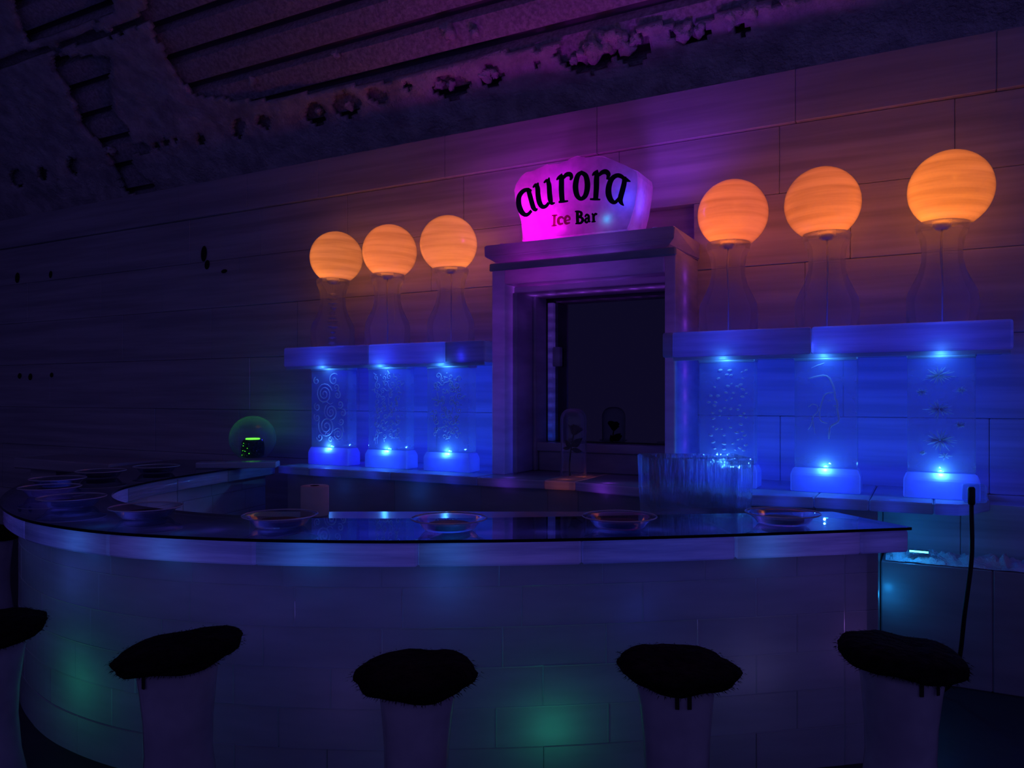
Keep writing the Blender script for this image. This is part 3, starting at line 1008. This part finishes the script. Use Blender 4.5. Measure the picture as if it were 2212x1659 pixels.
for px_, t_, c_, e_, lb_ in ((1415, .08, (.36, .05, 1), 10, 'tiny pale lamp puck added on the cornice beside the blue side of the sign'), (1085, .08, (.62, .04, 1), 6, 'tiny pale lamp puck added on the cornice beside the magenta side of the sign')):
    up = wthing('added_uplight', lb_, 'light', pw(px_, 490, t_)[0], t_, sgz + .001)  # added fixture, throws the violet glow onto wall and ceiling
    obj('housing', L([(0, 0), (.018, 0), (.02, .006), (.02, .026), (.016, .03), (.016, .022), (0, .022)], 18), 'relief_ice', up, True)
    ld = bpy.data.lights.new('added_uplight_beam', 'SPOT')
    ld.energy = e_; ld.color = c_; ld.spot_size = math.radians(110); ld.spot_blend = 1; ld.shadow_soft_size = .06
    lo = bpy.data.objects.new('added_uplight_beam', ld); COL.objects.link(lo); lo.parent = up
    lo.location = (0, 0, .045); lo.rotation_euler = (math.radians(180 - 14), 0, 0)

# ------------------------------------------------------------------ horseshoe bar
NB = 161
outer = spline([(1.52, 2.94, 0), (.836, 2.81, 0), (.236, 2.72, 0), (-.21, 2.685, 0), (-.57, 2.68, 0), (-.99, 2.72, 0), (-1.46, 2.84, 0), (-1.84, 3.04, 0), (-2.12, 3.28, 0), (-2.40, 3.62, 0), (-2.64, 4.05, 0), (-2.79, 4.46, 0), (-2.84, 4.95, 0), (-2.78, 5.45, 0), (-2.62, 6.05, 0)], NB)
inner = spline([(1.39, 3.32, 0), (.80, 3.25, 0), (.30, 3.19, 0), (-.10, 3.15, 0), (-.50, 3.13, 0), (-.85, 3.15, 0), (-1.22, 3.24, 0), (-1.55, 3.40, 0), (-1.80, 3.58, 0), (-2.0, 3.82, 0), (-2.12, 4.12, 0), (-2.14, 4.45, 0), (-2.09, 4.8, 0), (-1.97, 5.25, 0), (-1.80, 5.85, 0)], NB)
arc = sum((b - a).length for a, b in zip(outer, outer[1:]))


def bp(u, v):
    x = u * (NB - 1)
    i = min(int(x), NB - 2)
    f = x - i
    o = outer[i].lerp(outer[i + 1], f)
    q = inner[i].lerp(inner[i + 1], f)
    return o.lerp(q, v)


def bar_plate(bm, u0, u1, v0, vd, z0, z1, c=.003):
    """face plate of an ice block, chamfered and open towards the hollow inside of the bar"""
    n = max(2, int((u1 - u0) * arc / .05))
    cu, cv = c / arc, (c / .45) * vd
    st = [u0, u0 + cu] + [u0 + (u1 - u0) * k / n for k in range(1, n)] + [u1 - cu, u1]
    zz = [z0, z0 + c, z1 - c, z1]
    g = []
    for k, u in enumerate(st):
        row = []
        for m_, z in enumerate(zz):
            e = k in (0, len(st) - 1) or m_ in (0, 3)
            p = bp(u, v0 + (cv if e else 0))
            row.append(bm.verts.new((p.x, p.y, z)))
        g.append(row)
    for p, q in zip(g, g[1:]):
        for k in range(3):
            bm.faces.new((p[k], p[k + 1], q[k + 1], q[k]))
    return bm


def bar_block(bm, u0, u1, v0, v1, z0, z1, c=.006):
    n = max(2, int((u1 - u0) * arc / .05))
    cu, cv = c / arc, c / .45
    st = [u0, u0 + cu] + [u0 + (u1 - u0) * k / n for k in range(1, n)] + [u1 - cu, u1]
    secs = []
    for k, u in enumerate(st):
        i = 1 if k in (0, len(st) - 1) else 0
        sec = []
        for v, z in ((v0 + i * cv, z0 + c), (v0 + cv, z0 + i * c), (v1 - cv, z0 + i * c), (v1 - i * cv, z0 + c), (v1 - i * cv, z1 - c), (v1 - cv, z1 - i * c), (v0 + cv, z1 - i * c), (v0 + i * cv, z1 - c)):
            p = bp(u, v)
            sec.append(bm.verts.new((p.x, p.y, z)))
        secs.append(sec)
    for p, q in zip(secs, secs[1:]):
        for k in range(8):
            j = (k + 1) % 8
            bm.faces.new((p[k], p[j], q[j], q[k]))
    bm.faces.new(secs[0][::-1]); bm.faces.new(secs[-1])
    return bm


bar = thing('ice_bar', 'curved horseshoe ice bar counter glowing blue along its thick lip', 'bar')
GZ0, GZ1 = .908, .919
LIP0 = .822
ncut = [0, .03, .105, .19, .275, .36, .45, .54, .63, .72, .81, .90, 1.0]
for a_, b_ in zip(ncut, ncut[1:]):
    obj('lip_block', bar_block(bmesh.new(), a_ + .0002, b_ - .0002, 0.0, 1.0, LIP0, GZ0 - .002, .007), 'lip_ice', bar)
rb = random.Random(12)
zc_ = [.0, .155, .30, .445, .59, .735, LIP0 - .001]
for ci, (za, zb_) in enumerate(zip(zc_, zc_[1:])):
    u = 0.0
    cuts = [0.0, .034]
    u = .034 + (.03 if ci % 2 else .055)
    while u < .965:
        cuts.append(u)
        u += rb.uniform(.052, .068)
    cuts.append(1.0)
    for a_, b_ in zip(cuts, cuts[1:]):
        dv = rb.uniform(-.004, .004)
        u0_ = a_ + .0002 + (.012 if a_ == 0 else 0)
        obj('body_block', bar_plate(bmesh.new(), u0_, b_ - .00005, .14 + dv * .5, 1, za, zb_), 'bar_ice', bar)
        obj('body_block', bar_plate(bmesh.new(), u0_, b_ - .00005, .90 + dv * .5, -1, za, zb_), 'bar_ice', bar)
    for u_ in (.0122, .9995):
        obj('end_block', bar_block(bmesh.new(), u_ - .0004 if u_ > .5 else u_, u_ if u_ > .5 else u_ + .008, .15, .89, za + .0005, zb_ - .0005, .001), 'bar_ice', bar)


def bar_u(px):
    best = min(range(NB), key=lambda i: abs((outer[i].x / outer[i].y * F + CX) - px) + (1e4 if i > 110 else 0))
    return best / (NB - 1)


for q in range(22):
    u_ = .012 + q * .0335
    p = bp(u_, .42)
    lamp('lip_light', (p.x, p.y, .865), (.15 + .08 * math.sin(q * 1.1), .11, 1), .2, .03, bar)  # row of violet fill lamps added to even out the lip
for px in (150, 330, 640, 945, 1660):
    p = bp(bar_u(px), .22)
    lamp('lip_light', (p.x, p.y, .862), (.03, .3, 1), .13, .02, bar)
for px, v, z, col_, pw_ in ((930, .34, .74, (.03, .2, 1), .10), (1360, .36, .64, (.06, .12, 1), .06), (1160, .40, .22, (.04, 1, .55), .20), (118, .45, .30, (.04, 1, .55), .22), (105, .40, .70, (.06, .18, 1), .12), (1870, .45, .5, (.5, .2, 1), .06), (500, .5, .6, (.2, .15, 1), .06), (1640, .5, .4, (.4, .35, 1), .10), (700, .5, .35, (.4, .2, 1), .06)):
    p = bp(bar_u(px), v)
    lamp('bar_light', (p.x, p.y, z), col_, pw_, .03, bar)
for u, v, z, col_, pw_ in ((.60, .75, .76, (.03, .5, 1), .06), (.8, .65, .6, (.4, .2, 1), .35), (.9, .5, .86, (.15, .1, 1), .12), (.70, .5, .86, (.08, .12, 1), .15)):
    p = bp(u, v)
    lamp('bar_light', (p.x, p.y, z), col_, pw_, .03, bar)

# glass sheet over the lip
bm = bmesh.new()
lo_, hi_ = [], []
loop = [bp(i / 160, -.03) for i in range(161)] + [bp(i / 160, 1.02) for i in range(160, -1, -1)]
secs = []
for i in range(161):
    a_, b_ = bp(i / 160, -.03), bp(i / 160, 1.02)
    secs.append([bm.verts.new((a_.x, a_.y, GZ0)), bm.verts.new((b_.x, b_.y, GZ0)), bm.verts.new((b_.x, b_.y, GZ1)), bm.verts.new((a_.x, a_.y, GZ1))])
for p, q in zip(secs, secs[1:]):
    for k in range(4):
        j = (k + 1) % 4
        f = bm.faces.new((p[k], p[j], q[j], q[k]))
        f.material_index = 1 if k in (1, 3) else 0
for e in (secs[0][::-1], secs[-1]):
    bm.faces.new(e).material_index = 1
gt = obj('glass_sheet', bm, ['sheet_glass', 'edge_dark'])
tag(gt, 'dark-edged glass sheet covering the horseshoe ice bar', 'counter top')

# dishes
dish_px = [(605, 1127), (970, 1135), (1338, 1130), (1690, 1122), (315, 1108), (155, 1085), (108, 1061), (125, 1041), (218, 1023), (338, 1012)]
dish_lab = ['round glass dish on the bar in front of the paper roll', 'round glass dish on the bar below the mirror frame edge', 'round glass dish on the bar in front of the clear ice tub', 'round glass dish nearest the square end of the bar',
            'round glass dish on the bend of the bar beside the cyan glow'] + ['glass dish on the far curve of the bar, %s from the flat ice slab' % q for q in ('fifth', 'fourth', 'third', 'second', 'first')]


def dish_mesh():
    bm = bmesh.new()
    return lathe(bm, [(0, .003), (.088, .003), (.095, .006), (.118, .034), (.138, .040), (.141, .043), (.138, .045), (.115, .039), (.091, .011), (.086, .008), (0, .008)], 44)


d0 = None
for k, (px, py) in enumerate(dish_px):
    p = pz(px, py + 9, GZ1 + .002)
    t = thing('glass_dish', dish_lab[k], 'dish', (p.x, p.y, GZ1 + .001), random.uniform(0, 6), 'glass dishes along the bar')
    if d0 is None:
        a_ = obj('bowl', dish_mesh(), 'dish_glass', t, True)
        e_ = obj('rim', tube(bmesh.new(), [(.1405 * math.cos(q * math.pi / 24), .1405 * math.sin(q * math.pi / 24), .0445) for q in range(49)], .0024, 6, False), 'relief_ice', t, True)
        b_ = obj('dark_pad', L([(0, .009), (.078, .009), (.08, .012), (.08, .022), (.076, .025), (0, .025)], 30), 'pad_black', t, False)
        d0 = (a_, b_, e_)
    else:
        for q in d0:
            c = q.copy(); COL.objects.link(c); c.parent = t

# ------------------------------------------------------------------ rose under its dome
rp = pz(1239, 1028, LZ)
rs, rt = ST(rp)
dome = thing('glass_dome', 'clear glass bell dome standing on the ledge over a rose', 'dome', (rp.x, rp.y, LZ + .001), 0)
DR, DH = .084, .422
prf = [(DR + .004, .001), (DR, .006)] + [(DR - .004, .10), (DR - .002, .25), (DR - .001, DH - .08)] + [(DR * math.cos(a) ** .7 if a < 1.56 else 0, DH - .08 + .08 * math.sin(a)) for a in [i * math.pi / 20 for i in range(1, 11)]]
obj('bell', L(prf, 40), 'dome_glass', dome, True)
rose = thing('preserved_rose', 'dark red rose with a few leaves standing inside the glass dome', 'rose', (rp.x, rp.y, LZ + .002), 0)
stem = [(-.022, 0, 0), (-.026, 0, .05), (-.022, 0, .11), (-.014, 0, .18), (-.006, .0, .225), (.002, 0, .26)]
obj('stem', tube(bmesh.new(), [tuple(p) for p in spline(stem, 16)], [.008] + [.0045] * 15, 7), 'stem_green', rose, True)


def leaf(l, wd, curl):
    bm = bmesh.new()
    rows = []
    for i in range(9):
        f = i / 8
        w_ = wd * math.sin(math.pi * min(1, f ** .8)) * .5 + .0008
        z = curl * f * f * l
        rows.append([bm.verts.new((f * l, -w_, z + .006)), bm.verts.new((f * l, 0, z)), bm.verts.new((f * l, w_, z + .006)), bm.verts.new((f * l, 0, z - .0015))])
    for p, q in zip(rows, rows[1:]):
        for k in range(4):
            j = (k + 1) % 4
            bm.faces.new((p[k], p[j], q[j], q[k]))
    bm.faces.new(rows[0][::-1]); bm.faces.new(rows[-1])
    return bm


for (x, z, l, wd, ry, rz, rx) in ((-.012, .18, .085, .045, -.6, .1, 1.2), (-.008, .19, .07, .05, -.35, -.3, 1.3), (-.015, .165, .07, .03, .35, .2, 1.2), (-.02, .175, .055, .03, 3.14 + 1.1, 0, 1.2), (-.022, .172, .05, .022, 3.14 + .1, .1, 1.3)):
    o = obj('leaf', leaf(l, wd, .25), 'leaf_green', rose, True)
    o.location = (x, 0, z)
    o.rotation_mode = 'XYZ'
    o.rotation_euler = (rx, ry, rz)


def petal(r, h, a0, span, open_):
    bm = bmesh.new()
    g = []
    for i in range(8):
        a = a0 + span * (i / 7 - .5)
        row = []
        for j in range(7):
            f = j / 6
            rr_ = r * (.35 + .65 * math.sin(f * 1.5)) + open_ * f ** 3
            top = h * (f - .25 * f * ((i / 7 - .5) * 2) ** 2)
            row.append(bm.verts.new((rr_ * math.cos(a), rr_ * math.sin(a), top)))
        g.append(row)
    for i in range(7):
        for j in range(6):
            bm.faces.new((g[i][j], g[i + 1][j], g[i + 1][j + 1], g[i][j + 1]))
    return bm


for i in range(11):
    r = (.012, .02, .03, .036)[i // 3]
    o = obj('petal', petal(r, .055 + .008 * (i // 3 < 2), i * 2.2, 2.0, .002 + .012 * (i // 3 == 3)), 'petal_red', rose, True)
    o.location = (.0, 0, .255); o.rotation_euler = (0, .25, 0)
    mdf = o.modifiers.new('thick', 'SOLIDIFY'); mdf.thickness = .0012
rl_s = pw(1216, 1040, -.1)[0]
lamp('rose_light', tuple(W(rl_s, ledge_t(rl_s) + .10, LZ - .026)), (1, .17, .09), .06, .012)
lamp('rose_light', tuple(W(rl_s + .03, rt - .02, LZ - .026)), (1, .17, .09), .06, .012)

# ------------------------------------------------------------------ clear ice tub, paper roll and the bench they stand on
bench = thing('work_bench', 'low ice work bench inside the horseshoe bar', 'bench', (0, 0, 0))
obj('bench_slab', B(-1.3, 1.14, 3.52, 3.86, .78, .84, c=.01), 'bar_ice', bench)
for x in (-1.2, -.1, .85):
    obj('bench_leg', B(x, x + .2, 3.56, 3.84, 0, .779, c=.01), 'bar_ice', bench)
tb = thing('ice_tub', 'clear open-topped ice tub with rippled thick walls', 'tub', (.877, 3.72, .841), 0)
TW, TD, THt = .243, .16, .289
bm = bmesh.new()
rings = []
for (ix, z) in ((-.012, 0), (-.006, .1), (.0, THt - .01), (-.004, THt), (-.052, THt), (-.056, THt - .008), (-.066, .05)):
    a_, b_ = TW + ix, TD + ix
    if len(rings) == 0: a_, b_ = TW - .012, TD - .012
    rings.append([bm.verts.new(v) for v in ((-a_, -b_, z), (-a_ * .35, -b_ - .003, z), (a_ * .35, -b_ + .003, z), (a_, -b_, z), (a_, b_, z), (-a_, b_, z))])
for p, q in zip(rings, rings[1:]):
    for k in range(6):
        j = (k + 1) % 6
        bm.faces.new((p[k], p[j], q[j], q[k]))
bm.faces.new(rings[0][::-1]); bm.faces.new(rings[-1])
obj('tub_body', bm, 'tub_ice', tb)
pr_ = pz(680, 1049, 1.14)
k_ = 3.72
pr_ = Vector(((680 - CX) / F * k_, k_, .841))
hr = CAMZ + (HY - 1049) / F * k_ - .841
roll = thing('paper_roll', 'cream paper towel roll standing upright behind the bar', 'paper roll', pr_, .3)
obj('paper', L([(.022, .001), (.064, .001), (.067, .004), (.067, hr - .003), (.064, hr), (.022, hr)], 36), 'paper', roll, True)
obj('core', L([(.0205, .0015), (.0215, .0015), (.0215, hr + .001), (.0205, hr + .001), (.0205, .0015)], 24), 'cardboard', roll, True)

# ------------------------------------------------------------------ green-lit glass ball, the little block before it
gp = pz(546, 989, GZ1)
gb = thing('glass_ball', 'clear glass ball with a glittering green-lit jar inside', 'glass ball', (gp.x, gp.y, GZ1 + .001), 0)
R_ = .185
pr = [(0, .0)] + [(R_ * math.cos(a), .155 + R_ * math.sin(a)) for a in [-.99 + (1.5707 + .99) * i / 22 for i in range(22)]] + [(0, .155 + R_)]
obj('ball', L(pr, 44), 'ball_glass', gb, True)
obj('jar', L([(0, .004), (.07, .004), (.088, .02), (.092, .08), (.086, .13), (.07, .148), (0, .148)], 28), 'jar_glitter', gb, True)
obj('led_disc', L([(0, .149), (.055, .149), (.055, .157), (0, .157)], 24), 'led_green', gb)
rg = random.Random(8)
for i in range(26):
    a = rg.uniform(-2.6, -.5)
    z = rg.uniform(.02, .125)
    bm = bmesh.new()
    bmesh.ops.create_icosphere(bm, subdivisions=1, radius=rg.uniform(.002, .004))
    o = obj('glitter_flake', bm, rg.choice(('led_green', 'dish_glass', 'relief_ice', 'relief_ice')), gb)  # green flakes glow, their glint put in as emission
    o.location = (.091 * math.cos(a), .091 * math.sin(a), z)
lamp('jar_light', (0, -.02, .2), (.1, 1, .05), .02, .01, gb)
bk = pz(515, 1010, GZ1)
o = obj('ice_slab', B(-.27, .27, -.07, .07, .001, .042, c=.006), 'ledge_ice', loc=(bk.x, bk.y, GZ1), rotz=.12)
tag(o, 'small flat ice slab lying on the bar in front of the glass ball', 'ice slab')

# bench against the far wall
s_a, z_a = pw(86, 985, .2); s_b, _ = pw(292, 985, .2)
fb = wthing('ice_bench', 'long low ice bench against the dark far wall', 'bench', 0, 0, 0)
obj('seat_slab', B(s_a, s_b, -.05, .496, z_a - .1, z_a, c=.012), 'wall_ice', fb)
for x in (s_a + .1, s_b - .5):
    obj('support', B(x, x + .4, .05, .496, 0, z_a - .101, c=.01), 'wall_ice', fb)

# ------------------------------------------------------------------ led strip and cord at the right
ls_, lz_ = pw(1985, 1219, .12)
lt = wthing('led_bar', 'small cyan light bar lying on the snowy step', 'light', ls_, .11, .632)
obj('housing', B(-.045, .045, -.012, .012, 0, .012, c=.003), 'pad_black', lt)
obj('diffuser', B(-.042, .042, -.0145, -.0125, .002, .011), 'led_cyan', lt)
lamp('bar_lamp', (-.04, -.06, .06), (.015, .32, 1), .55, .02, lt)
lamp('bar_lamp', (-.14, -.14, -.2), (.015, .36, 1), .22, .02, lt)

ic = pz(2105, 1085, LZ)
io = obj('ice_cube', B(-.05, .05, -.04, .04, .001, .085, c=.012, seg=2), 'pedestal_ice', loc=(ic.x, ic.y, LZ), rotz=TH)
tag(io, 'small clear ice cube on the ledge end beside the hanging cord', 'ice cube')
cp = pz(2100, 1093, LZ)
cord = thing('hanging_cord', 'black cable hanging from the ledge down to the floor', 'cable', (cp.x, cp.y, 0))
dv = Vector((-.03, -.045, 0))
pts = [Vector((0, 0, LZ + .07)) + dv, Vector((0, 0, LZ - .02)) + dv, Vector((-.005, -.01, .70)) + dv, Vector((-.03, .0, .45)) + dv, Vector((-.02, .06, .22)) + dv, Vector((-.01, .16, .06)) + dv, Vector((-.06, .2, .012)) + dv, Vector((-.16, .2, .0105)) + dv]
obj('cable', tube(bmesh.new(), [tuple(p) for p in spline(pts, 40)], .0095, 8), 'cable_black', cord, True)
obj('connector', tube(bmesh.new(), [tuple(Vector((0, 0, LZ + z)) + dv) for z in (.012, .02, .085, .092)], [.012, .015, .015, .01], 10), 'cable_black', cord, True)

# ------------------------------------------------------------------ stools with pelt seats
stools = [(-1.04, 2.40, .175, 'pelt-covered ice bar stool with a lopsided seat by the bend of the bar', .10), (-.273, 2.20, .16, 'pelt-covered ice bar stool with a shaggy tuft under its seat', .0), (.482, 2.26, .165, 'pelt-covered ice bar stool below the clear ice tub', -.03),
          (1.196, 2.36, .178, 'pelt-covered ice bar stool by the square end of the bar', -.07), (-1.80, 2.62, .18, 'pelt-covered ice bar stool against the green-lit curve of the bar', .03), (-3.04, 4.48, .17, 'pelt-covered ice bar stool at the far curve of the bar', 0)]
for k, (x, y, r, lab, tilt) in enumerate(stools):
    t = thing('bar_stool', lab, 'stool', (x, y, 0), k * .9, 'ice bar stools with pelt seats')
    zt = .585
    k_r = r / .165
    prof = [(0, 0), (.135, 0), (.14, .01), (.125, .08), (.103, .2), (.093, .32), (.096, .42), (.106, .52), (.112, zt - .01), (.105, zt), (0, zt)]
    obj('ice_pillar', L([(a * k_r, b) for a, b in prof], 32, wob=lambda a, z: 1 + .03 * math.sin(3 * a + z * 6)), 'stool_ice', t, True)
    bm = bmesh.new()
    bmesh.ops.create_icosphere(bm, subdivisions=4, radius=1)
    sd = Vector((k * 3.1, 1, 2))
    ct, sn_ = math.cos(-k * .9), math.sin(-k * .9)
    for v in bm.verts:
        n_ = v.co.normalized()
        f = (abs(n_.x) ** 2.6 + abs(n_.y) ** 2.6 + abs(n_.z) ** 2.6) ** (-1 / 2.6)
        q = n_ * f
        h = 1 + .10 * noise.noise(n_ * 1.7 + sd) + .05 * noise.noise(n_ * 4.5 + sd)
        zz = q.z * (.042 if q.z < 0 else .040) * h
        xx, yy = q.x * r * h, q.y * r * h
        wx = xx * math.cos(k * .9) - yy * math.sin(k * .9)
        zz += tilt * wx + .012 * noise.noise(Vector((xx * 9, yy * 9, 0)) + sd)
        if zz < -.03 and math.hypot(xx, yy) < .09: zz = -.03
        v.co = Vector((xx, yy, zt + .037 + zz))
    fur_src = [(v.co.copy(), v.co.copy() - Vector((0, 0, zt + .037))) for v in bm.verts]
    obj('pelt_seat', bm, 'fur', t, True)
    bm = bmesh.new()
    rf = random.Random(k)
    for p, d in fur_src:
        for _ in range(2):
            p2 = p + Vector((rf.uniform(-1, 1), rf.uniform(-1, 1), rf.uniform(-.3, .3))) * .01
            rad = Vector((d.x, d.y, 0))
            rl = rad.length
            rad = rad.normalized() if rl > 1e-5 else Vector((1, 0, 0))
            up = d.z / .04
            dirv = rad * (.3 + rl / r) + Vector((0, 0, .35 * up - .45 * (rl / r))) + Vector((rf.uniform(-.4, .4), rf.uniform(-.4, .4), rf.uniform(-.2, .2)))
            ln = rf.uniform(.007, .015)
            if k == 1 and d.z < 0 and p.x > 0 and rf.random() < .3: ln *= 1.8
            e = p2 + dirv.normalized() * ln
            sd_ = dirv.cross(Vector((rf.uniform(-1, 1), rf.uniform(-1, 1), 1))).normalized() * .0011
            bm.faces.new((bm.verts.new(p2 - sd_), bm.verts.new(p2 + sd_), bm.verts.new(e)))
    fo = obj('fur_tips', bm, 'fur', t)
    fo['kind'] = 'stuff'
    if k in (0, 2, 3):
        for a in ((-1.75, -1.45) if k == 2 else (-1.6, -1.15) if k == 3 else (-2.1,)):
            a2 = a - k * .9
            rr_ = .112 * k_r + .003
            cx_, cy_ = rr_ * math.cos(a2), rr_ * math.sin(a2)
            o = obj('tie_strap', B(-.006, .006, -.002, .002, 0, .045, c=.001), 'strap_black', t)
            o.location = (cx_, cy_, zt - .042)
            o.rotation_euler = (0, 0, a2 + math.pi / 2)
